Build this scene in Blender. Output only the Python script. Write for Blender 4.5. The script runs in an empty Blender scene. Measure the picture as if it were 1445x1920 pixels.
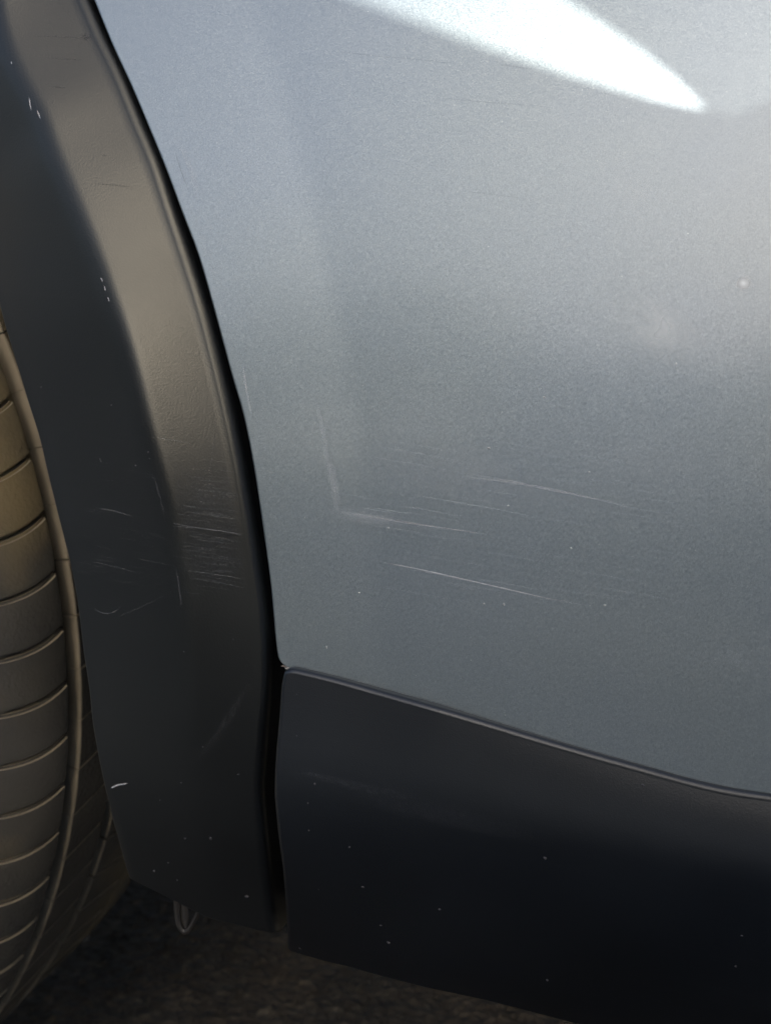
import bpy, bmesh, math, random
import numpy as np
from mathutils import Vector, Matrix
random.seed(7)
sc = bpy.context.scene
COL = sc.collection
R_ = math.radians

# ------------------------------------------------------------------ camera
CAM = np.array([0.0, -0.320, 0.531]); YAW, PITCH = R_(20), R_(15)
FPX, PW, PH = 2200.0, 1445.0, 1920.0
Fv = np.array([-math.sin(YAW)*math.cos(PITCH), math.cos(YAW)*math.cos(PITCH), -math.sin(PITCH)])
Rv = np.array([math.cos(YAW), math.sin(YAW), 0.0]); Uv = np.cross(Rv, Fv)
cam = bpy.data.cameras.new('camera'); co = bpy.data.objects.new('camera', cam); COL.objects.link(co)
co.matrix_world = Matrix(((Rv[0], Uv[0], -Fv[0], CAM[0]), (Rv[1], Uv[1], -Fv[1], CAM[1]), (Rv[2], Uv[2], -Fv[2], CAM[2]), (0, 0, 0, 1)))
cam.sensor_fit = 'VERTICAL'; cam.sensor_height = 36; cam.sensor_width = 36
cam.lens = 36*FPX/PH; cam.clip_start = 0.01; cam.clip_end = 500
cam.dof.use_dof = True; cam.dof.focus_distance = 0.37; cam.dof.aperture_fstop = cam.lens/2.6
sc.camera = co

# ------------------------------------------------------------------ sky, sun, exposure
SUN = Vector((0.38, -0.74, 0.55)).normalized()
w = bpy.data.worlds.new('World'); sc.world = w; w.use_nodes = True
nt = w.node_tree; bg = nt.nodes['Background']
sky = nt.nodes.new('ShaderNodeTexSky'); sky.sky_type = 'NISHITA'; sky.sun_disc = False
sky.sun_elevation = math.asin(SUN.z); sky.sun_rotation = math.atan2(SUN.x, SUN.y)
sky.air_density = 0.8; sky.dust_density = 7.0; sky.ozone_density = 0.4
nt.links.new(sky.outputs[0], bg.inputs[0]); bg.inputs[1].default_value = 0.11
sl = bpy.data.lights.new('sun', 'SUN'); sl.energy = 5.0; sl.angle = R_(0.5); sl.color = (1, 0.95, 0.87)
so = bpy.data.objects.new('sun', sl); COL.objects.link(so)
so.rotation_euler = SUN.to_track_quat('Z', 'Y').to_euler()
sc.view_settings.view_transform = 'Standard'; sc.view_settings.look = 'None'
sc.view_settings.gamma = 1; sc.view_settings.exposure = 1.42
sc.cycles.max_bounces = 8; sc.cycles.use_denoising = True

# ------------------------------------------------------------------ helpers
def obj(name, verts, faces, mat, parent=None, smooth=True, **props):
    me = bpy.data.meshes.new(name); me.from_pydata([tuple(map(float, v)) for v in verts], [], faces); me.update()
    if mat: me.materials.append(mat)
    if smooth: me.shade_smooth()
    o = bpy.data.objects.new(name, me); COL.objects.link(o)
    if parent: o.parent = parent
    for k, v in props.items(): o[k] = v
    return o

def grid(rows, mat, name, parent=None, flip=False, **props):
    m, n = len(rows), len(rows[0]); vs = [p for r in rows for p in r]; fs = []
    for i in range(m-1):
        for j in range(n-1):
            a = i*n+j; f = (a, a+1, a+n+1, a+n); fs.append(f[::-1] if flip else f)
    return obj(name, vs, fs, mat, parent, **props)

def box(vs, fs, x0, x1, y0, y1, z0, z1):
    b = len(vs); vs += [(x, y, z) for x in (x0, x1) for y in (y0, y1) for z in (z0, z1)]
    fs += [tuple(b+i for i in q) for q in ((0,1,3,2),(4,6,7,5),(0,4,5,1),(2,3,7,6),(0,2,6,4),(1,5,7,3))]

XW, ZW, TR = -0.626, 0.35, 0.35           # wheel centre and tyre radius
def sstep(a, b, x):
    t = min(1, max(0, (x-a)/(b-a))); return t*t*(3-2*t)
def S(x, z):                               # the car's painted side
    y = 0.08*(z-0.39)+0.70*max(0, z-0.39)**2 + 0.04*(x-0.12)**2
    r = math.hypot(x-XW, z-ZW); d = 0.508-r
    if d > -0.004:
        d2 = d+0.004
        y -= 0.045*(d2*d2/0.016 if d2 < 0.008 else d2-0.004)
    return y
def SC(x, z):                              # lower door cladding
    return S(x, 0.39)-0.0035 + 2.3*max(0, 0.362-z)**2 + min(9, 2.8+50*max(0, x+0.10))*max(0, z-0.342)**2 - 0.0045
def unproj(px, py, surf):
    d = Fv + Rv*(px-PW/2)/FPX - Uv*(py-PH/2)/FPX
    t = 0.3
    for _ in range(60):
        p = CAM+d*t
        t += (surf(p[0], p[2])-p[1])/d[1]*0.8
    return CAM+d*t
def smooth_curve(pts, n):
    # Catmull-Rom through traced points, n samples
    P = [np.array(p, float) for p in pts]; P = [2*P[0]-P[1]]+P+[2*P[-1]-P[-2]]
    L = len(P)-3; out = []
    for k in range(n):
        u = k/(n-1)*L; i = min(int(u), L-1); t = u-i
        a, b, c, d = P[i:i+4]
        out.append(0.5*(2*b+(c-a)*t+(2*a-5*b+4*c-d)*t*t+(3*b-a-3*c+d)*t**3))
    return out

# ------------------------------------------------------------------ materials
def new_mat(name):
    m = bpy.data.materials.new(name); m.use_nodes = True
    return m, m.node_tree, m.node_tree.nodes['Principled BSDF']
def nd(t, typ, **kw):
    n = t.nodes.new(typ)
    for k, v in kw.items():
        if k in n.inputs.keys(): n.inputs[k].default_value = v
        else: setattr(n, k, v)
    return n
def objcoord(t, scale=(1, 1, 1), rot=(0, 0, 0)):
    g = nd(t, 'ShaderNodeNewGeometry'); mp = nd(t, 'ShaderNodeMapping')
    mp.inputs['Scale'].default_value = scale; mp.inputs['Rotation'].default_value = rot
    t.links.new(g.outputs['Position'], mp.inputs[0]); return mp.outputs[0]
def ramp(t, src, stops):
    r = nd(t, 'ShaderNodeValToRGB'); e = r.color_ramp.elements
    while len(e) < len(stops): e.new(0.5)
    for q, (p, c) in zip(e, stops): q.position = p; q.color = (*c, 1) if len(c) == 3 else c
    t.links.new(src, r.inputs[0]); return r.outputs[0]
def vmath(t, op, a, b=None, s=None):
    n = nd(t, 'ShaderNodeVectorMath', operation=op)
    for i, q in enumerate((a, b)):
        if q is None: continue
        if isinstance(q, tuple): n.inputs[i].default_value = q
        else: t.links.new(q, n.inputs[i])
    if s is not None: n.inputs['Scale'].default_value = s
    return n.outputs[0]

def paint():
    m, t, b = new_mat('metallic_paint'); c = objcoord(t)
    b.inputs['Base Color'].default_value = (0.36, 0.40, 0.45, 1)
    b.inputs['Metallic'].default_value = 1.0; b.inputs['Roughness'].default_value = 0.49
    b.inputs['Coat Weight'].default_value = 1.0; b.inputs['Coat Roughness'].default_value = 0.16
    acc = None
    for sca, amp in ((5200, 0.075), (2300, 0.014)):
        v = nd(t, 'ShaderNodeTexVoronoi', Scale=sca); t.links.new(c, v.inputs['Vector'])
        q = vmath(t, 'SCALE', vmath(t, 'SUBTRACT', v.outputs['Color'], (0.5, 0.5, 0.5)), s=amp*2)
        acc = q if acc is None else vmath(t, 'ADD', acc, q)
    g = nd(t, 'ShaderNodeNewGeometry')
    n = vmath(t, 'NORMALIZE', vmath(t, 'ADD', g.outputs['Normal'], acc))
    t.links.new(n, b.inputs['Normal'])
    # each flake also differs a little in brightness; broad mottling of grime
    v = nd(t, 'ShaderNodeTexVoronoi', Scale=4200); t.links.new(c, v.inputs['Vector'])
    col = ramp(t, v.outputs['Color'], [(0.0, (0.272, 0.321, 0.344)), (0.9, (0.317, 0.371, 0.396)), (0.975, (0.36, 0.41, 0.42)), (1.0, (0.75, 0.78, 0.80))])
    no = nd(t, 'ShaderNodeTexNoise', Scale=9.0, Detail=4.0); t.links.new(c, no.inputs['Vector'])
    tint = ramp(t, no.outputs['Fac'], [(0.38, (0.975, 0.985, 1.0)), (0.62, (1.0, 1.0, 0.97))])
    mx = nd(t, 'ShaderNodeMix', data_type='RGBA', blend_type='MULTIPLY'); mx.inputs[0].default_value = 1
    t.links.new(col, mx.inputs[6]); t.links.new(tint, mx.inputs[7]); t.links.new(mx.outputs[2], b.inputs['Base Color'])
    # the clear coat has faint orange peel
    bp = nd(t, 'ShaderNodeBump', Strength=0.03, Distance=0.0005); n2 = nd(t, 'ShaderNodeTexNoise', Scale=450.0, Detail=2.0)
    t.links.new(c, n2.inputs['Vector']); t.links.new(n2.outputs[0], bp.inputs['Height']); t.links.new(bp.outputs[0], b.inputs['Coat Normal'])
    return m

def plastic(name, base, rough, grain, streak=0.0, scale=1250, spec=0.5, tint=(1, 1, 1)):
    m, t, b = new_mat(name); c = objcoord(t)
    no = nd(t, 'ShaderNodeTexNoise', Scale=14.0, Detail=5.0); t.links.new(c, no.inputs['Vector'])
    lo = tuple(q*0.8 for q in base); hi = tuple(q*1.3 for q in base)
    col = ramp(t, no.outputs['Fac'], [(0.35, lo), (0.7, hi)])
    if streak:
        cs = objcoord(t, (14, 14, 900), (0, R_(-5), 0))
        ns = nd(t, 'ShaderNodeTexNoise', Scale=1.0, Detail=3.0); t.links.new(cs, ns.inputs['Vector'])
        st = ramp(t, ns.outputs['Fac'], [(0.58, (0, 0, 0)), (0.75, (streak,)*3)])
        ad = nd(t, 'ShaderNodeMix', data_type='RGBA', blend_type='ADD'); ad.inputs[0].default_value = 1
        t.links.new(col, ad.inputs[6]); t.links.new(st, ad.inputs[7]); col = ad.outputs[2]
    t.links.new(col, b.inputs['Base Color']); b.inputs['Specular IOR Level'].default_value = spec; b.inputs['Specular Tint'].default_value = (*tint, 1)
    rr = ramp(t, no.outputs['Fac'], [(0.3, (rough-0.04,)*3), (0.7, (rough+0.05,)*3)]); t.links.new(rr, b.inputs['Roughness'])
    v = nd(t, 'ShaderNodeTexVoronoi', Scale=scale, feature='SMOOTH_F1'); t.links.new(c, v.inputs['Vector'])
    v.inputs['Smoothness'].default_value = 0.6
    bp = nd(t, 'ShaderNodeBump', Strength=grain, Distance=0.0003)
    t.links.new(v.outputs['Distance'], bp.inputs['Height']); t.links.new(bp.outputs[0], b.inputs['Normal'])
    return m

def wear_gleam(name, color, rough=0.6, noise=0.0):
    # scuffs and painted reflections: coverage comes from the vertex attribute 'cover', broken up by noise
    m, t, b = new_mat(name); b.inputs['Base Color'].default_value = (*color, 1); b.inputs['Roughness'].default_value = rough
    a = nd(t, 'ShaderNodeAttribute', attribute_name='cover'); tr = nd(t, 'ShaderNodeBsdfTransparent'); mx = nd(t, 'ShaderNodeMixShader')
    fac = a.outputs['Fac']
    if noise:
        n = nd(t, 'ShaderNodeTexNoise', Scale=noise, Detail=4.0); t.links.new(objcoord(t), n.inputs['Vector'])
        r = ramp(t, n.outputs['Fac'], [(0.4, (0.15,)*3), (0.65, (1, 1, 1))])
        mu = nd(t, 'ShaderNodeMath', operation='MULTIPLY'); t.links.new(fac, mu.inputs[0]); t.links.new(r, mu.inputs[1]); fac = mu.outputs[0]
    t.links.new(fac, mx.inputs[0]); t.links.new(tr.outputs[0], mx.inputs[1]); t.links.new(b.outputs[0], mx.inputs[2])
    t.links.new(mx.outputs[0], t.nodes['Material Output'].inputs[0]); return m

def rubber():
    m, t, b = new_mat('dusty_rubber'); c = objcoord(t)
    n = nd(t, 'ShaderNodeTexNoise', Scale=9.0, Detail=7.0); t.links.new(c, n.inputs['Vector'])
    col = ramp(t, n.outputs['Fac'], [(0.3, (0.058, 0.060, 0.058)), (0.5, (0.088, 0.086, 0.075)), (0.68, (0.20, 0.165, 0.095))])
    t.links.new(col, b.inputs['Base Color']); b.inputs['Roughness'].default_value = 0.27; b.inputs['Specular IOR Level'].default_value = 0.8
    n2 = nd(t, 'ShaderNodeTexNoise', Scale=600.0, Detail=3.0); t.links.new(c, n2.inputs['Vector'])
    bp = nd(t, 'ShaderNodeBump', Strength=0.5, Distance=0.0008); t.links.new(n2.outputs[0], bp.inputs['Height']); t.links.new(bp.outputs[0], b.inputs['Normal'])
    return m

def plain(name, base, rough):
    m, t, b = new_mat(name); c = objcoord(t)
    n = nd(t, 'ShaderNodeTexNoise', Scale=30.0, Detail=4.0); t.links.new(c, n.inputs['Vector'])
    col = ramp(t, n.outputs['Fac'], [(0.3, tuple(q*0.75 for q in base)), (0.7, tuple(q*1.25 for q in base))])
    t.links.new(col, b.inputs['Base Color']); b.inputs['Roughness'].default_value = rough; return m

def asphalt():
    m, t, b = new_mat('asphalt'); c = objcoord(t)
    v = nd(t, 'ShaderNodeTexVoronoi', Scale=160.0); t.links.new(c, v.inputs['Vector'])
    n = nd(t, 'ShaderNodeTexNoise', Scale=60.0, Detail=6.0); t.links.new(c, n.inputs['Vector'])
    n3 = nd(t, 'ShaderNodeTexNoise', Scale=9.0, Detail=4.0); t.links.new(c, n3.inputs['Vector'])
    col = ramp(t, v.outputs['Color'], [(0.0, (0.020, 0.018, 0.016)), (0.75, (0.050, 0.046, 0.040)), (0.95, (0.09, 0.083, 0.07)), (1.0, (0.28, 0.25, 0.21))])
    t2 = ramp(t, n3.outputs['Fac'], [(0.4, (0.7, 0.72, 0.7)), (0.6, (1.2, 1.1, 0.95))])
    mx = nd(t, 'ShaderNodeMix', data_type='RGBA', blend_type='MULTIPLY'); mx.inputs[0].default_value = 1
    t.links.new(col, mx.inputs[6]); t.links.new(t2, mx.inputs[7]); t.links.new(mx.outputs[2], b.inputs['Base Color'])
    b.inputs['Roughness'].default_value = 0.85
    ad = nd(t, 'ShaderNodeMath', operation='ADD'); t.links.new(v.outputs['Distance'], ad.inputs[0]); t.links.new(n.outputs[0], ad.inputs[1])
    bp = nd(t, 'ShaderNodeBump', Strength=0.9, Distance=0.004); t.links.new(ad.outputs[0], bp.inputs['Height']); t.links.new(bp.outputs[0], b.inputs['Normal'])
    return m

M_paint = paint()
M_trim = plastic('grained_black_plastic', (0.0035, 0.0042, 0.0055), 0.37, 0.09, streak=0.002, scale=1600, spec=0.75, tint=(0.97, 1, 0.92))
M_clad = plastic('satin_black_plastic', (0.0045, 0.0060, 0.0085), 0.32, 0.12, streak=0.003, scale=2600, spec=0.75, tint=(0.90, 0.96, 1.0))
M_dark = plain('black_jamb', (0.006, 0.006, 0.006), 0.6)
M_liner = plain('felt_liner', (0.018, 0.015, 0.011), 0.9)
M_rub = rubber()
M_asph = asphalt()
M_lit_wall = plain('lit_groove_walls', (0.26, 0.23, 0.17), 0.9)  # paler tone painted where groove walls and block edges catch the light
M_scr = wear_gleam('pale_scratch', (0.75, 0.78, 0.80), 0.5)
M_scd = wear_gleam('dark_scratch', (0.05, 0.055, 0.06), 0.5)
M_scuff = wear_gleam('scuff_haze', (0.30, 0.31, 0.33), 0.6, 700)
M_gleam = wear_gleam('painted_gleam', (0.76, 0.82, 0.83), 0.5, 60)  # soft cloudy reflections painted onto the door
M_spot = wear_gleam('dried_drop', (0.66, 0.71, 0.72), 0.5)
M_spot.node_tree.nodes['Principled BSDF'].inputs['Metallic'].default_value = 1
M_gleam.node_tree.nodes['Principled BSDF'].inputs['Metallic'].default_value = 1
M_speck = plain('dried_mud', (0.07, 0.07, 0.075), 0.8)
M_chip = plain('pale_chip', (0.5, 0.5, 0.48), 0.5)
M_dirt = plain('grit_line', (0.16, 0.13, 0.11), 0.9)
M_clip = plain('milky_plastic', (0.035, 0.033, 0.030), 0.35)
M_rim = plain('rim_metal', (0.35, 0.35, 0.36), 0.35)

# ------------------------------------------------------------------ the car
car = bpy.data.objects.new('parked_car', None); COL.objects.link(car)
car.location = (0, 0, 0); car['category'] = 'car'
car['label'] = 'silver grey car with black plastic wheel arch trim and a scratched door'

def interp_curve(pts, key, val):
    a = sorted((p[key], p[val]) for p in pts); ks = [q[0] for q in a]; vs_ = [q[1] for q in a]
    def f(k):
        if k <= ks[0]: i = 1
        elif k >= ks[-1]: i = len(ks)-1
        else: i = int(np.searchsorted(ks, k))
        return vs_[i-1]+(vs_[i]-vs_[i-1])*(k-ks[i-1])/(ks[i]-ks[i-1])
    return f, ks[0], ks[-1]

D_px = [(180,0),(214,83),(249,159),(284,242),(315,318),(346,401),(377,484),(410,600),(437,700),(460,780),(479,875),(495,980),(511,1098),(520,1197),(526,1241)]
L_px = [(531,1247),(549,1252),(622,1269),(700,1291),(850,1335),(1000,1378),(1092,1405),(1185,1430),(1293,1460),(1370,1476),(1445,1487)]
Dw = [unproj(*p, S) for p in smooth_curve(D_px, 90)]
Lw = [unproj(*p, S) for p in smooth_curve(L_px, 90)]
rD = math.hypot(Dw[0][0]-XW, Dw[0][2]-ZW); a0 = math.atan2(Dw[0][2]-ZW, Dw[0][0]-XW)
for k in range(1, 40):                      # above the frame the door edge goes on round the arch, then up to the belt line
    a = a0+R_(0.9)*k
    x, z = XW+rD*math.cos(a), ZW+rD*math.sin(a)
    Dw.insert(0, np.array([x, S(x, z), z]))
    if z > 0.78: break
xe, ze = Dw[0][0], Dw[0][2]
for k in range(1, 8):
    Dw.insert(0, np.array([xe-0.004*k, 0, ze+0.03*k]))
fD, zD0, zD1 = interp_curve(Dw, 2, 0)
sl0 = (Lw[-1][2]-Lw[-6][2])/(Lw[-1][0]-Lw[-6][0]); xL, zL = Lw[-1][0], Lw[-1][2]
for k in range(1, 20):
    xx = xL+0.02*k; Lw.append(np.array([xx, 0, zL+sl0*0.12*(1-math.exp(-0.02*k/0.12))]))
fL, xL0, xL1 = interp_curve(Lw, 0, 2)
ZTOP, XR = 0.95, 0.52
N_U, N_V = 260, 260
er = 0.0009                                 # radius of the folded edge
def door_pt(u, v):
    u = u**1.35; v = v**1.35; x, z = Dw[-1][0]+0.3*u, 0.4+0.5*v
    for _ in range(14):
        zl = fL(max(x, xL0-0.01)); z = zl+(ZTOP-zl)*v
        xl = fD(z); x = xl+(XR-xl)*u
    # small radius at the lower rear corner
    return x, z
rows = []
for j in range(N_V):
    row = []
    for i in range(N_U):
        x, z = door_pt(i/(N_U-1), j/(N_V-1)); row.append([x, S(x, z), z])
    rows.append(row)
# corner rounding
cx, cz = rows[0][0][0], rows[0][0][2]
for j in range(26):
    for i in range(26):
        x, y, z = rows[j][i]; d = math.hypot(x-cx, z-cz)
        if d < 0.003: rows[j][i] = [x+(0.0008)*(1-d/0.003)**2, y, z+0.0008*(1-d/0.003)**2]
def edge_strip(line, outward, r, depth, n=6):
    """rounded edge going back from a panel's border; returns rows outward from the border"""
    out = []
    for k in range(1, n+1):
        a = math.pi/2*k/n
        out.append([[p[0]+o[0]*r*math.sin(a), p[1]+r*(1-math.cos(a)), p[2]+o[1]*r*math.sin(a)] for p, o in zip(line, outward)])
    out.append([[p[0]+o[0]*r, p[1]+depth, p[2]+o[1]*r] for p, o in zip(line, outward)])
    return out
def outward_of(line, flip=1):
    res = []
    for i in range(len(line)):
        a, b = line[max(0, i-1)], line[min(len(line)-1, i+1)]
        dx, dz = b[0]-a[0], b[2]-a[2]; L = math.hypot(dx, dz) or 1
        res.append((-dz/L*flip, dx/L*flip))
    return res
left = [rows[j][0] for j in range(N_V)]; bottom = [rows[0][i] for i in range(N_U)]
border = left[::-1]+bottom[1:]
door = grid(rows, M_paint, 'rear_door', car, flip=False)
st = [border]+edge_strip(border, outward_of(border, -1), er, 0.014)
grid(st, M_paint, 'door_edge_fold', door, flip=True)
# other three sides of the door shell and its back
def shell(name, x0, x1, z0, z1, y, mat, parent):
    vs, fs = [], []; box(vs, fs, x0, x1, y, y+0.03, z0, z1); return obj(name, vs, fs, mat, parent, smooth=False)

# ---- wheel arch trim
def off(k): return lambda x, z: S(x, z)+k
Y_LOW = {'in': -0.004, 'cr': -0.0016, 'out': 0.001}
def toff(k, z):
    f = sstep(0.33, 0.47, z); return f*Y_HI[k]+(1-f)*Y_LOW[k] + 0.75*max(0, 0.46-z)**2
EI_px = [(10,600),(35,683),(54,746),(77,819),(94,892),(120,996),(135,1054),(150,1137),(160,1220),(171,1293),(178,1360),(192,1439),(210,1520),(225,1576),(236,1617),(246,1648)]
EC_px = [(-16,-60),(4,60),(35,140),(75,215),(100,290),(150,410),(185,500),(205,560),(222,610),(245,690),(262,760),(280,830),(300,900),(315,960),(330,1040),(340,1110),(348,1200),(355,1300),(362,1420),(372,1560),(392,1722)]
EO_px = [(142,0),(173,73),(208,145),(242,228),(277,311),(304,394),(332,477),(367,588),(396,700),(418,795),(437,891),(453,986),(463,1050),(476,1130),(482,1197),(484,1238),(483,1308),(477,1377),(473,1432),(470,1488),(476,1560),(484,1640),(491,1705),(499,1747)]
def polar(curve):
    return sorted((math.atan2(p[2]-ZW, p[0]-XW), math.hypot(p[0]-XW, p[2]-ZW)) for p in curve)
def mk(pts, k): return [unproj(*p, lambda x, z: S(x, z)+toff(k, z)) for p in smooth_curve(pts, 120)]
Y_IN, Y_CR, Y_OUT = 0.014, -0.0085, 0.001
Y_HI = {'in': Y_IN, 'cr': Y_CR, 'out': Y_OUT}
cur = {'in': mk(EI_px, 'in'), 'cr': mk(EC_px, 'cr'), 'out': mk(EO_px, 'out')}
pol = {k: polar(v) for k, v in cur.items()}
def rad(k, a):
    P = pol[k]; A = [q[0] for q in P]; Rr = [q[1] for q in P]
    if a > A[-1]: return Rr[-1]
    return float(np.interp(a, A, Rr))
aend = {k: pol[k][0][0] for k in pol}
NT = 420; NC = 12
A_TOP = R_(178)
trim_rows, lines = [], {}
def trimpoint(k, t):                        # t=0 at the bottom edge, 1 far round the arch
    if t < 0.5:
        a = aend[k]+(R_(8)-aend[k])*t/0.5
    else: a = R_(8)+(A_TOP-R_(8))*((t-0.5)/0.5)
    r = rad(k, a); return XW+r*math.cos(a), ZW+r*math.sin(a)
def tmap(i):                                # more rows where the camera looks
    q = i/(NT-1); return 0.78*q if q < 0.85 else 0.78*0.85+(1-0.78*0.85)*(q-0.85)/0.15
for i in range(NT):
    t = tmap(i)
    pi, pc, po = (trimpoint(k, t) for k in ('in', 'cr', 'out'))
    ycr = toff('cr', pc[1]); yin = toff('in', pi[1])   # the crease dies out towards the bottom
    row = []
    P0 = np.array([pi[0], S(*pi)+yin, pi[1]]); P1 = np.array([pc[0], S(*pc)+ycr, pc[1]]); P2 = np.array([po[0], S(*po)+toff('out', po[1]), po[1]])
    # bottom edge curls under a little
    cb = 0.0
    outdir = np.array([P2[0]-P1[0], 0, P2[2]-P1[2]]); outdir /= np.linalg.norm(outdir)
    # inner return lip
    n1 = np.array([P0[0]-P1[0], 0, P0[2]-P1[2]]); n1 /= np.linalg.norm(n1)
    row.append(P0+np.array([0, 0.022, 0])+n1*0.001)
    for k in range(4):
        a = math.pi/2*(1-k/4); row.append(P0+n1*0.0012*math.sin(a)+np.array([0, 0.0012*(1-math.cos(a)), 0]))
    Q0 = P1+(P0-P1)*0.14; Q2 = P1+(P2-P1)*0.16          # the crease is softly rounded
    for k in range(0, 10): row.append(P0+(Q0-P0)*(k/10))
    for k in range(0, 9):
        b_ = k/8; row.append(Q0*(1-b_)**2+P1*(2*b_*(1-b_))+Q2*b_*b_)
    for k in range(1, 11): row.append(Q2+(P2-Q2)*(k/10))
    rr = 0.0040
    for k in range(1, 9):
        a = math.pi/2*k/8
        row.append(P2+outdir*rr*math.sin(a)+np.array([0, rr*(1-math.cos(a)), 0]))
    row.append(P2+outdir*rr*1.02+np.array([0, 0.022, 0]))
    row = [p+np.array([0, cb, 0]) for p in row]
    trim_rows.append(row)
# bottom return
low = [[p[0], p[1]+0.012, p[2]+0.0015] for p in trim_rows[0]]
mid = [[p[0], p[1]+0.0012, p[2]-0.0008] for p in trim_rows[0]]
trim = grid([low, mid]+trim_rows, M_trim, 'wheel_arch_trim', car, flip=True)
def T_surf(px, py):                        # point on the trim seen at that pixel of the photograph
    best = None
    d = Fv + Rv*(px-PW/2)/FPX - Uv*(py-PH/2)/FPX
    tr = bvh_trim.ray_cast(Vector(CAM), Vector(d).normalized())
    return tr[0]
from mathutils.bvhtree import BVHTree
bvh_trim = BVHTree.FromPolygons([tuple(map(float, v.co)) for v in trim.data.vertices], [tuple(p.vertices) for p in trim.data.polygons])

# ---- lower door cladding
CT_px = [(541,1266),(556,1267),(622,1283),(700,1305),(850,1348),(1000,1393),(1092,1420),(1185,1446),(1293,1476),(1370,1493),(1445,1504)]
CLf_px = [(539,1266),(534,1290),(532,1322),(529,1363),(523,1432),(521,1488),(523,1520),(528,1570),(536,1630),(540,1680),(544,1741),(545,1780)]
CB_px = [(549,1784),(605,1801),(660,1814),(700,1826),(803,1852),(922,1878),(1061,1914),(1200,1948)]
ct = [unproj(*p, SC) for p in smooth_curve(CT_px, 60)]; cl = [unproj(*p, SC) for p in smooth_curve(CLf_px, 60)]; cb_ = [unproj(*p, SC) for p in smooth_curve(CB_px, 60)]
for k in range(1, 20):
    xx = ct[-1][0]+0.02; ct.append(np.array([xx, 0, fL(xx)-0.0030]))
fCT, *_ = interp_curve(ct, 0, 2); fCL, *_ = interp_curve(cl, 2, 0)
zb0, zb1 = cb_[0][2], cb_[-1][2]; xb0, xb1 = cb_[0][0], cb_[-1][0]
fCB0, *_ = interp_curve(cb_, 0, 2)
def fCB(x): return fCB0(min(x, xb1))
rows = []
NU, NV = 200, 60
for j in range(NV):
    row = []
    for i in range(NU):
        u, v = (i/(NU-1))**1.3, j/(NV-1); x = cl[0][0]+0.5*u
        for _ in range(12):
            zt, zb = fCT(x), fCB(x); z = zb+(zt-zb)*v; x = fCL(z)+(XR-fCL(z))*u
        # shallow groove pressed along the cladding
        g = 0.0
        row.append([x, SC(x, z)+g, z])
    rows.append(row)
cx, cz = rows[-1][0][0], rows[-1][0][2]
border = [rows[j][0] for j in range(NV)]+[rows[-1][i] for i in range(1, NU)]
clad = grid(rows, M_clad, 'door_cladding', car)
ow = outward_of(border, 1)
grid([border]+edge_strip(border, ow, 0.0018, 0.012, 8), M_clad, 'cladding_lip', clad, flip=False)
b2 = rows[0]; grid([b2]+[[[p[0], p[1]+0.006*math.sin(a), p[2]-0.004*(1-math.cos(a))] for p in b2] for a in (0.3, 0.7, 1.1, 1.57)]+[[[p[0], p[1]+0.03, p[2]-0.003] for p in b2]], M_clad, 'cladding_underside', clad, flip=True)

# ---- jamb behind the shut line, sill and wheel housing
jr = []
for t in range(0, 120):
    q = tmap(int(t*(NT-1)/119)); x, z = trimpoint('out', q); a = math.atan2(z-ZW, x-XW)
    jr.append([[x-0.004*math.cos(a)+0.018*k*math.cos(a), max(S(x, z)+0.016, SC(x, z)+0.03 if z < 0.385 else -9), z-0.004*math.sin(a)+0.018*k*math.sin(a)] for k in range(3)])
grid(jr, M_dark, 'door_jamb', car, flip=True)
vs, fs = [], []
box(vs, fs, -0.085, XR, 0.05, 0.12, 0.285, 0.372); obj('sill', vs, fs, M_dark, car, smooth=False)
lin = []
for k in range(0, 61):
    a = R_(-9)+R_(198)*k/60; lin.append([[XW+(0.418+0.006*math.sin(j*1.3))*math.cos(a), (S(XW+0.418*math.cos(a), ZW+0.418*math.sin(a))+0.036)*(1-j/8)+0.278*j/8, ZW+(0.418+0.006*math.sin(j*1.3))*math.sin(a)] for j in range(9)])
grid(lin, M_liner, 'wheel_arch_liner', car, flip=False)
vs = [(XW, 0.28, ZW)]+[(XW+0.42*math.cos(R_(a)), 0.28, ZW+0.42*math.sin(R_(a))) for a in range(-9, 190, 3)]
obj('wheel_housing_wall', vs, [(0, i, i+1) for i in range(1, len(vs)-1)], M_liner, car)
vs, fs = [], []; box(vs, fs, -0.14, 2.6, 0.10, 1.6, 0.285, 0.32); box(vs, fs, -1.9, -1.10, 0.10, 1.6, 0.285, 0.32); box(vs, fs, -1.10, -0.14, 0.30, 1.3, 0.33, 0.36)
obj('underbody', vs, fs, M_dark, car, smooth=False)
# painted quarter panel above the trim, outside the picture
qp = []
for k in range(0, 60):
    a = R_(62)+R_(118)*k/59; row = []
    r0 = rad('out', a)+0.004
    for j in range(12):
        r = r0+(0.62-r0)*j/11*1.0
        x, z = XW+r*math.cos(a), ZW+r*math.sin(a)
        lim = fD(z)-0.006 if z < 0.97 else 9
        x = min(x, lim); row.append([x, S(x, z), z])
    qp.append(row)
grid(qp, M_paint, 'quarter_panel', car, flip=True)

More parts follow.
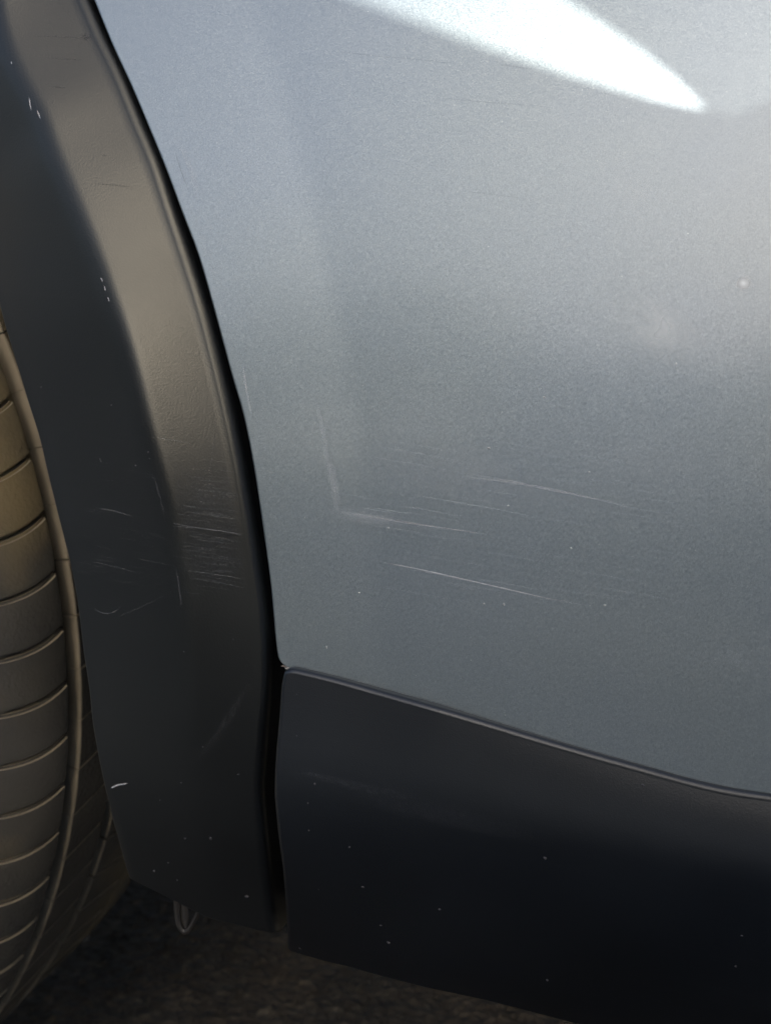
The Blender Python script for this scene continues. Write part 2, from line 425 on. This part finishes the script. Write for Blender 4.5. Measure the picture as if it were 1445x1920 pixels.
# ---- wheel: tyre carcass, tread blocks, rim
tyre = bpy.data.objects.new('tyre', None); COL.objects.link(tyre); tyre.parent = car; tyre.location = (XW, 0, ZW)
def lathe(name, prof, mat, parent, n=160):
    rows_ = [[[r*math.cos(2*math.pi*i/n), y, r*math.sin(2*math.pi*i/n)] for (r, y) in prof] for i in range(n+1)]
    return grid(rows_, mat, name, parent, flip=True)
GD = 0.0080
lathe('carcass', [(0.215, 0.045), (0.232, 0.034), (0.262, 0.019), (0.29, 0.014), (0.315, 0.016), (0.328, 0.022), (0.336, 0.030), (TR-GD-0.001, 0.045), (TR-GD, 0.06), (TR-GD, 0.19), (0.334, 0.215), (0.315, 0.23), (0.27, 0.232), (0.215, 0.205)], M_rub, tyre)
def crown(y):                               # tread surface radius across the tyre
    c = 0.125; d = abs(y-c)
    return TR-0.0005-1.0*max(0, d-0.035)**2-10*max(0, d-0.066)**2
def block(y0, y1, half, slant, curve, name):
    bm = bmesh.new(); ny, na = 12, 6
    def ang(u, y): return u*half+slant*(y-0.06)+curve*(y-0.06)**2
    top, bot = [], []
    for j in range(ny+1):
        y = y0+(y1-y0)*j/ny; rt, rb = [], []
        for i in range(na+1):
            u_ = -1+2*i/na; a = ang(u_, y); r = crown(y)-0.0002*u_**4
            rt.append(bm.verts.new((r*math.cos(a), y, r*math.sin(a)))); r2 = min(r-0.003, TR-GD-0.002)
            rb.append(bm.verts.new((r2*math.cos(a), y, r2*math.sin(a))))
        top.append(rt); bot.append(rb)
    for j in range(ny):
        for i in range(na):
            bm.faces.new((top[j][i], top[j+1][i], top[j+1][i+1], top[j][i+1]))
        bm.faces.new((top[j][0], bot[j][0], bot[j+1][0], top[j+1][0]))
        bm.faces.new((top[j][na], top[j+1][na], bot[j+1][na], bot[j][na]))
    for i in range(na):
        bm.faces.new((top[0][i], top[0][i+1], bot[0][i+1], bot[0][i]))
        bm.faces.new((top[ny][i], bot[ny][i], bot[ny][i+1], top[ny][i+1]))
    bmesh.ops.recalc_face_normals(bm, faces=bm.faces[:])
    es = [e for e in bm.edges if len(e.link_faces) == 2 and e.calc_face_angle() > 0.8]; bev = 0.0011 if y0 < 0.05 else 0.0003
    bmesh.ops.bevel(bm, geom=es, offset=bev, segments=2, affect='EDGES', clamp_overlap=True)
    me = bpy.data.meshes.new(name); bm.to_mesh(me); bm.free(); me.materials.append(M_rub); me.materials.append(M_lit_wall)
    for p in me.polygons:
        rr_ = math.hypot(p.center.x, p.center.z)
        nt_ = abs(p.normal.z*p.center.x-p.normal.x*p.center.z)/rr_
        if nt_ > 0.4 or p.normal.y < -0.92: p.material_index = 1  # walls and chamfers get the painted light tone
    me.shade_smooth(); return me
NB = 92; P = 2*math.pi/NB
tread = [(0.022, 0.060, 0.0006, 1.3, 26), (0.0675, 0.096, 0.0002, 0.6, 0), (0.104, 0.146, 0.0006, -0.6, 0)]
lathe('inner_rib', [(TR-GD-0.002, 0.153), (crown(0.154)-0.001, 0.1532), (crown(0.156), 0.1545), (crown(0.168), 0.168), (crown(0.178), 0.179), (TR-GD-0.002, 0.181)], M_rub, tyre)
for (y0, y1, gap, sl_, cv) in tread:
    me = block(y0, y1, P/2-gap/TR, sl_, cv, 'tread_block')
    me.set_sharp_from_angle(angle=R_(50)) if hasattr(me, 'set_sharp_from_angle') else None
    for k in range(NB):
        o = bpy.data.objects.new('tread_block', me); COL.objects.link(o); o.parent = tyre
        o.rotation_euler = (0, -P*k+random.uniform(-.0006, .0006), 0)
rim = lathe('rim', [(0.0, 0.06), (0.05, 0.045), (0.06, 0.07), (0.17, 0.085), (0.195, 0.07), (0.213, 0.038), (0.218, 0.042), (0.205, 0.10), (0.19, 0.2)], M_rim, car, 96)
rim.location = (XW, 0, ZW)

# ---- hanging clip under the trim
def tube(name, pts, r, mat, parent, n=8):
    rows_ = []
    P_ = [np.array(p, float) for p in pts]
    for i, p in enumerate(P_):
        d = P_[min(i+1, len(P_)-1)]-P_[max(i-1, 0)]; d /= np.linalg.norm(d)
        s = np.cross(d, [0.3, 1, 0.1]); s /= np.linalg.norm(s); q = np.cross(d, s)
        ri = r if not callable(r) else r(i/(len(P_)-1))
        rows_.append([p+s*ri*math.cos(2*math.pi*k/n)+q*ri*math.sin(2*math.pi*k/n) for k in range(n+1)])
    return grid(rows_, mat, name, parent)
pc = [unproj(*p, lambda x, z: 0.026) for p in smooth_curve([(332,1680),(333,1712),(337,1735),(347,1747),(358,1738),(368,1718),(380,1695)], 26)]
tube('trim_clip', pc, lambda s: 0.0013-0.0006*s, M_clip, car)
tg = []
for k in range(12):
    y = 1672+k*6.2; hw = 8*math.sqrt(max(0.02, 1-(max(0, k-7)/4.6)**2)); tg.append([unproj(342-hw+hw*2*q/5+0.6*k, y, lambda x, z: 0.0265-0.0008*math.sin(q/5*math.pi)) for q in range(6)])
grid(tg, M_clip, 'clip_tongue', car)

# ------------------------------------------------------------------ wear, and painted reflections, as they lie on each surface
def ribbon(name, pts, width, mat, surfpt, alpha=1.0, parent=None, fade=(0.25, 0.3), n=None, lift=0.00012):
    n = n or max(8, len(pts)*8)
    c = smooth_curve(pts, n); W = [surfpt(*p) for p in c]
    W = [Vector([float(q) for q in p]) for p in W if p is not None]
    if len(W) < 3: return
    vs, cov = [], []; m = len(W); prof = (-1, -0.45, 0.45, 1); pa = (0, 1, 1, 0)
    for i, p in enumerate(W):
        d = (W[min(i+1, m-1)]-W[max(i-1, 0)]).normalized(); s = d.cross(Vector((0, 1, 0))).normalized()
        t = i/(m-1); f = min(1, t/fade[0] if fade[0] else 1)*min(1, (1-t)/fade[1] if fade[1] else 1)
        wd = width*(0.4+0.6*f)*(0.8+0.4*random.random())/2
        for k, q in enumerate(prof):
            v = p+s*(wd*q); dy = 0
            vs.append((v.x, v.y-lift, v.z)); cov.append(alpha*f*pa[k]*(0.75+0.25*random.random()))
    fs = [(i*4+k, i*4+k+1, i*4+k+5, i*4+k+4) for i in range(m-1) for k in range(3)]
    o = obj(name, vs, fs, mat, parent)
    at = o.data.attributes.new('cover', 'FLOAT', 'POINT'); at.data.foreach_set('value', cov)
    return o
on_door = lambda x, y: unproj(x, y, S)
on_clad = lambda x, y: unproj(x, y, SC)
on_trim = T_surf
def patch(px, py, rx, ry, rot, mat, surfpt, alpha, parent, name='scuff_gleam', n=14):
    vs, cov, fs = [], [], []
    for j in range(n):
        for i in range(n):
            a, b = -1+2*i/(n-1), -1+2*j/(n-1); c, s = math.cos(rot), math.sin(rot)
            p = surfpt(px+c*a*rx-s*b*ry, py+s*a*rx+c*b*ry)
            if p is None: return
            vs.append((p[0], p[1]-0.00010, p[2])); d = math.hypot(a, b); cov.append(alpha*max(0, 1-d)**1.2)
    for j in range(n-1):
        for i in range(n-1): q = j*n+i; fs.append((q, q+1, q+n+1, q+n))
    o = obj(name, vs, fs, mat, parent); at = o.data.attributes.new('cover', 'FLOAT', 'POINT'); at.data.foreach_set('value', cov)
def sc_(pts, w, mat=None, surf=on_door, a=1.0, parent=door, **k): ribbon('scratch', pts, w, mat or M_scr, surf, a, parent, **k)
# door
sc_([(713,1053),(790,1068),(870,1086),(940,1102),(1010,1118),(1060,1128),(1110,1137)], 0.00042, a=0.95, fade=(0.08, 0.45))
sc_([(760,1066),(830,1078),(880,1090)], 0.0003, a=0.5)
sc_([(845,883),(920,895),(1000,910),(1090,929),(1200,955),(1290,966)], 0.0006, a=0.24)
sc_([(860,892),(960,905),(1060,924),(1180,947)], 0.0009, a=0.3)
for k in range(16):
    x0, y0 = random.uniform(628, 760), random.uniform(948, 985); L = random.uniform(60, 150)
    sc_([(x0, y0), (x0+L*.5, y0+L*.075), (x0+L, y0+L*.16)], 0.0003, a=random.uniform(0.10, 0.28))
sc_([(650,962),(780,982),(860,994),(920,1003)], 0.0004, a=0.6)
sc_([(760,925),(860,942),(960,960),(1010,972)], 0.0004, a=0.22)
for k in range(60):
    x0, y0 = random.uniform(600, 1250), random.uniform(825, 1110); L = random.uniform(60, 220)
    sc_([(x0, y0), (x0+L*.5, y0+L*.08), (x0+L, y0+L*.17)], random.uniform(0.0003, 0.0006), a=random.uniform(0.03, 0.12))
sc_([(586,738),(598,775),(606,812),(611,850),(620,900),(628,940),(636,962)], 0.0022, M_scr, a=0.10, fade=(0.2, 0.1))
sc_([(620,860),(627,905),(636,948)], 0.0030, M_scr, a=0.16)
sc_([(455,680),(462,730),(473,785)], 0.0012, M_scr, a=0.25)
sc_([(330,255),(350,300),(366,345),(372,380)], 0.003, M_scr, a=0.08)
sc_([(326,272),(340,320),(360,372)], 0.0004, M_scd, a=0.25)
for pts in ([(590,92),(700,104),(800,113),(870,122)], [(815,183),(920,192),(1020,199)], [(845,357),(920,364),(1005,376)], [(930,120),(1010,131)]):
    sc_(pts, 0.0004, M_scd, a=0.12)
patch(1232, 612, 110, 60, 0.5, M_gleam, on_door, 0.5, door); patch(1393, 531, 20, 18, 0, M_spot, on_door, 1.0, door); patch(1180, 380, 130, 70, 1.2, M_gleam, on_door, 0.16, door); patch(1390, 1240, 120, 40, 0.1, M_gleam, on_door, 0.2, door); patch(880, 870, 110, 40, 0.1, M_gleam, on_door, 0.12, door)  # broad pale patches are painted cloudy reflections; the small one a dried drop
patch(690, 970, 100, 18, 0.16, M_scr, on_door, 0.20, door)
patch(850, 900, 260, 60, 0.16, M_scr, on_door, 0.07, door)
# trim
def tsc(pts, w, a, **k): ribbon('scratch', pts, w, k.pop('mat', M_scr), on_trim, a, trim, lift=0.00015, **k)
tsc([(322,981),(370,989),(420,996),(456,1004)], 0.0003, 0.16, fade=(.05, .05)); tsc([(324,986),(380,991),(454,1001)], 0.0003, 0.16, fade=(.1, .1))
tsc([(340,1068),(400,1076),(466,1087)], 0.0003, 0.16); tsc([(350,1082),(410,1092),(468,1104)], 0.0003, 0.13); tsc([(360,1075),(460,1094)], 0.0002, 0.10)
tsc([(178,951),(215,958),(255,970)], 0.0006, 0.10); tsc([(165,1051),(215,1062),(268,1076)], 0.0003, 0.11)
tsc([(284,819),(320,824),(362,833)], 0.0003, 0.13); tsc([(176,1139),(188,1147),(203,1150),(218,1145),(228,1134)], 0.0004, 0.18, n=30)
tsc([(214,1160),(260,1140),(330,1106)], 0.0004, 0.05)
tsc([(208,1478),(220,1472),(232,1470),(242,1467)], 0.0007, 0.7, fade=(.1, .3))
patch(390, 930, 75, 60, 0.3, M_scuff, on_trim, 0.07, trim)
patch(400, 1050, 65, 55, 0.2, M_scuff, on_trim, 0.06, trim)
for k in range(110):
    x0, y0 = random.uniform(315, 410), random.triangular(850, 1120, 960); L = min(random.uniform(25, 110), 458-x0)
    tsc([(x0, y0), (x0+L*.5, y0+L*.06), (x0+L, y0+L*.13)], random.uniform(0.0002, 0.0004), random.uniform(0.015, 0.065))
for k in range(40):
    x0, y0 = random.uniform(140, 260), random.uniform(860, 1090); L = random.uniform(25, 90)
    tsc([(x0, y0), (x0+L*.5, y0+L*.08), (x0+L, y0+L*.17)], 0.0003, random.uniform(0.01, 0.035))
tsc([(470,1275),(430,1340),(395,1390),(372,1430)], 0.0050, 0.05, mat=M_scuff)
tsc([(402,800),(400,840),(395,880),(392,920)], 0.0008, 0.10, mat=M_scuff)
tsc([(330,1060),(338,1110),(341,1140)], 0.0005, 0.12); tsc([(285,880),(300,930),(312,980)], 0.0010, 0.14, mat=M_scuff)
for pts in ([(55,180),(60,210)], [(70,205),(78,225)], [(189,520),(194,528)], [(196,535),(199,546)], [(203,556),(206,566)], [(22,115),(23,121)]):
    p0, p1 = pts; tsc([p0, ((p0[0]+p1[0])/2, (p0[1]+p1[1])/2), p1], 0.0005, 0.6, fade=(.1, .1), n=5)
for pts in ([(60,68),(120,69),(172,74)], [(85,108),(130,111),(158,113)], [(95,162),(130,165)], [(170,343),(215,347),(258,352)], [(190,290),(202,292)]):
    tsc(pts, 0.0004, 0.35, mat=M_scd)
patch(163, 70, 14, 9, 0.2, M_scd, on_trim, 0.6, trim)
# cladding
def csc(pts, w, a, **k): ribbon('scratch', pts, w, k.pop('mat', M_scuff), on_clad, a, clad, lift=0.00015, **k)
csc([(560,1446),(600,1456),(680,1475),(800,1500)], 0.004, 0.05); csc([(640,1470),(760,1510),(900,1545),(1050,1580)], 0.008, 0.04)
csc([(560,1448),(590,1452),(620,1462)], 0.001, 0.08)

def speck(px, py, r, surfpt, mat, parent, name='mud_speck'):
    p = surfpt(px, py)
    if p is None: return
    bm = bmesh.new(); bmesh.ops.create_icosphere(bm, subdivisions=1, radius=1)
    for v in bm.verts: v.co *= random.uniform(0.7, 1.25)
    a, b = random.uniform(0.7, 1.6), random.uniform(0.7, 1.4)
    vs = [(p[0]+v.co.x*r*a, p[1]+v.co.y*r*0.25, p[2]+v.co.z*r*b) for v in bm.verts]; fs = [tuple(v.index for v in f.verts) for f in bm.faces]
    bm.free(); obj(name, vs, fs, mat, parent)
for x, y, r in ((944,1133,.00035),(907,1132,.0003),(612,1214,.0004),(728,990,.0003),(1070,1028,.0003),(916,840,.0003),(952,948,.0003),(673,1112,.00025),(1133,1135,.0003),(1020,745,.0003),(1104,885,.00028),(1267,682,.0003)):
    speck(x, y, r, on_door, M_chip, door, 'paint_chip')
for x, y, r in ((395,1572,.0007),(462,1681,.0009),(347,1572,.0004),(437,1199,.0003),(345,1222,.0003),(447,1452,.0005),(340,1468,.0004),(289,1633,.0006),(315,1618,.0005),(78,727,.0004),(210,760,.0003),(188,861,.0004),(255,873,.0003),(278,848,.0004),(281,860,.0003),(190,865,.0003),(332,1650,.0004),(380,1400,.0003),(300,1500,.0003)):
    speck(x, y, r, on_trim, M_speck, trim)
for x, y, r in ((1021,1609,.0007),(680,1663,.0008),(655,1588,.0006),(579,1557,.0004),(745,1650,.0004),(824,1705,.0005),(860,1671,.0003),(925,1692,.0004),(714,1735,.0005),(728,1767,.0010),(1025,1837,.0008),(1323,1789,.0004),(1378,1812,.0005),(562,1778,.0008),(1204,1473,.0006),(1190,1480,.0004),(590,1470,.0004),(556,1302,.0003),(556,1380,.0003),(577,1506,.0003),(700,1630,.0004),(1390,1755,.0005),(1276,1880,.0004),(597,1668,.0004)):
    if r >= 0.0005 or x < 600: speck(x, y, r*0.85, on_clad, M_speck, clad)
# grit packed in the joint over the cladding
vs, fs = [], []
gl = smooth_curve(L_px, 340)
for k, p in enumerate(gl):
    if random.random() < 0.55: continue
    q = unproj(p[0], p[1]+2, off(0.0002)); r = random.uniform(0.00015, 0.0005)
    b = len(vs)
    for dv in ((1.8, 0, 0.4), (-1.8, 0, -.3), (0, 1, 0), (0, -1, 0), (0, 0, .9), (0, 0, -.9)): vs.append((q[0]+dv[0]*r, q[1]+dv[1]*r, q[2]+dv[2]*r))
    fs += [tuple(b+i for i in f) for f in ((0,2,4),(2,1,4),(1,3,4),(3,0,4),(2,0,5),(1,2,5),(3,1,5),(0,3,5))]
obj('joint_grit', vs, fs, M_dirt, clad, smooth=False, kind='stuff')
sq = unproj(534, 1252, off(-0.0002)); speck(538, 1253, 0.0006, on_door, M_chip, clad, 'mud_speck')

# ------------------------------------------------------------------ ground
n = 2; vs = [(-60, -60, 0), (60, -60, 0), (60, 60, 0), (-60, 60, 0)]
obj('ground', vs, [(0, 1, 2, 3)], M_asph, None, smooth=False, kind='structure', label='dark rough asphalt under and around the car')
vs, fs = [], []
for k in range(9000):
    x, y = random.uniform(-1.1, 0.5), random.uniform(-0.1, 1.5); r = random.choice((.0015, .002, .0025, .0035)); b = len(vs)
    a = random.random()*6.28; h = r*random.uniform(0.5, 1)
    for i in range(5):
        q = a+i*1.2566; vs.append((x+r*random.uniform(.7, 1.2)*math.cos(q), y+r*random.uniform(.7, 1.2)*math.sin(q), -0.0005))
    vs.append((x, y, h)); fs += [(b+i, b+(i+1) % 5, b+5) for i in range(5)]
obj('gravel', vs, fs, M_asph, None, smooth=False, kind='stuff', label='loose grit scattered on the dark asphalt', category='gravel')

# ------------------------------------------------------------------ unseen surroundings added to shape light and reflections
def sun_to(px, py, X):                      # where the sunray through that door point crosses the plane x = X
    p = unproj(px, py, S); t = (X-p[0])/SUN.x
    return (p[1]+SUN.y*t, p[2]+SUN.z*t)
M_blocker = plain('blocker_board', (0.42, 0.48, 0.56), 0.8)
XS = 0.12
low_ = [sun_to(*p, XS) for p in ((-900,-560),(250,-125),(560,-12),(730,50),(850,95),(1000,146),(1150,190),(1250,211),(1345,230),(1445,188),(1900,-120))]  # edges of the sun wedge, traced back to the added board
up_ = [sun_to(*p, XS+0.016) for p in ((800,-190),(1060,0),(1200,95),(1268,152),(1345,230),(1500,400))]
def slab(name, poly, x, th, mat):
    m = len(poly); vs = [(x, a, b) for a, b in poly]+[(x+th, a, b) for a, b in poly]
    fs = [tuple(range(m)), tuple(range(2*m-1, m-1, -1))]+[(i, i+m, (i+1) % m+m, (i+1) % m) for i in range(m)]
    return obj(name, vs, fs, mat, None, smooth=False, kind='structure')
lp = [tuple(map(float, q)) for q in low_]; up = [tuple(map(float, q)) for q in up_]
tip = up[4]
slab('added_sun_blocker', [(-1.25, 0.0), (-0.05, 0.0), (-0.05, lp[-1][1])]+lp[::-1][1:]+[(-1.25, 1.7)], XS, 0.012, M_blocker)  # added unseen board, cut to leave the sun wedge and shade the rest
m, t, b = new_mat('added_sun_filter'); b.inputs['Base Color'].default_value = (0.5, 0.5, 0.5, 1); b.inputs['Alpha'].default_value = 0.75
slab('added_sun_filter', [(-0.05, tip[1]-0.07), (tip[0], tip[1]-0.05), tip]+up[:4][::-1]+[(up[0][0]-0.1, 1.7), (-0.05, 1.7)], XS+0.016, 0.001, m)  # added unseen net, thins the sunlight above the wedge
M_added_ground = plain('added_tarmac', (0.012, 0.019, 0.029), 0.85); M_added_wall = plain('cream_render', (0.62, 0.55, 0.42), 0.85)
obj('added_paving', [(-40, -40, 0.004), (40, -40, 0.004), (40, -0.22, 0.004), (-40, -0.22, 0.004)], [(0, 1, 2, 3)], M_added_ground, None, smooth=False, kind='structure')  # added unseen surface, its tone cools and darkens the low reflections

M_added_wall = plain('added_wall_render', (0.17, 0.155, 0.13), 0.85)
vs, fs = [], []; box(vs, fs, -16, 9, -12, -9.0, 0, 1.6); obj('added_horizon_wall', vs, fs, M_added_wall, None, smooth=False, kind='structure')  # added unseen wall, darkens the horizon reflected in the car

M_added_leaf = plain('added_foliage', (0.035, 0.05, 0.03), 0.8); M_cloud = None
bm = bmesh.new()
for k in range(60):
    x = -13+k*0.36+random.uniform(-.3, .3); z = 2.8+0.9*math.sin(k*0.9)*math.sin(k*0.37+1)+random.uniform(-.3, .3)
    bmesh.ops.create_icosphere(bm, subdivisions=2, radius=random.uniform(0.45, 0.95), matrix=Matrix.Translation((x, -9.4+random.uniform(-.5, .5), z)))
for v in bm.verts: v.co += Vector((random.uniform(-1, 1), random.uniform(-1, 1), random.uniform(-1, 1)))*0.12
me = bpy.data.meshes.new('added_reflection_hedge'); bm.to_mesh(me); bm.free(); me.materials.append(M_added_leaf)
o = bpy.data.objects.new('added_reflection_hedge', me); COL.objects.link(o); o['kind'] = 'structure'  # added unseen foliage, breaks up the reflections in the door
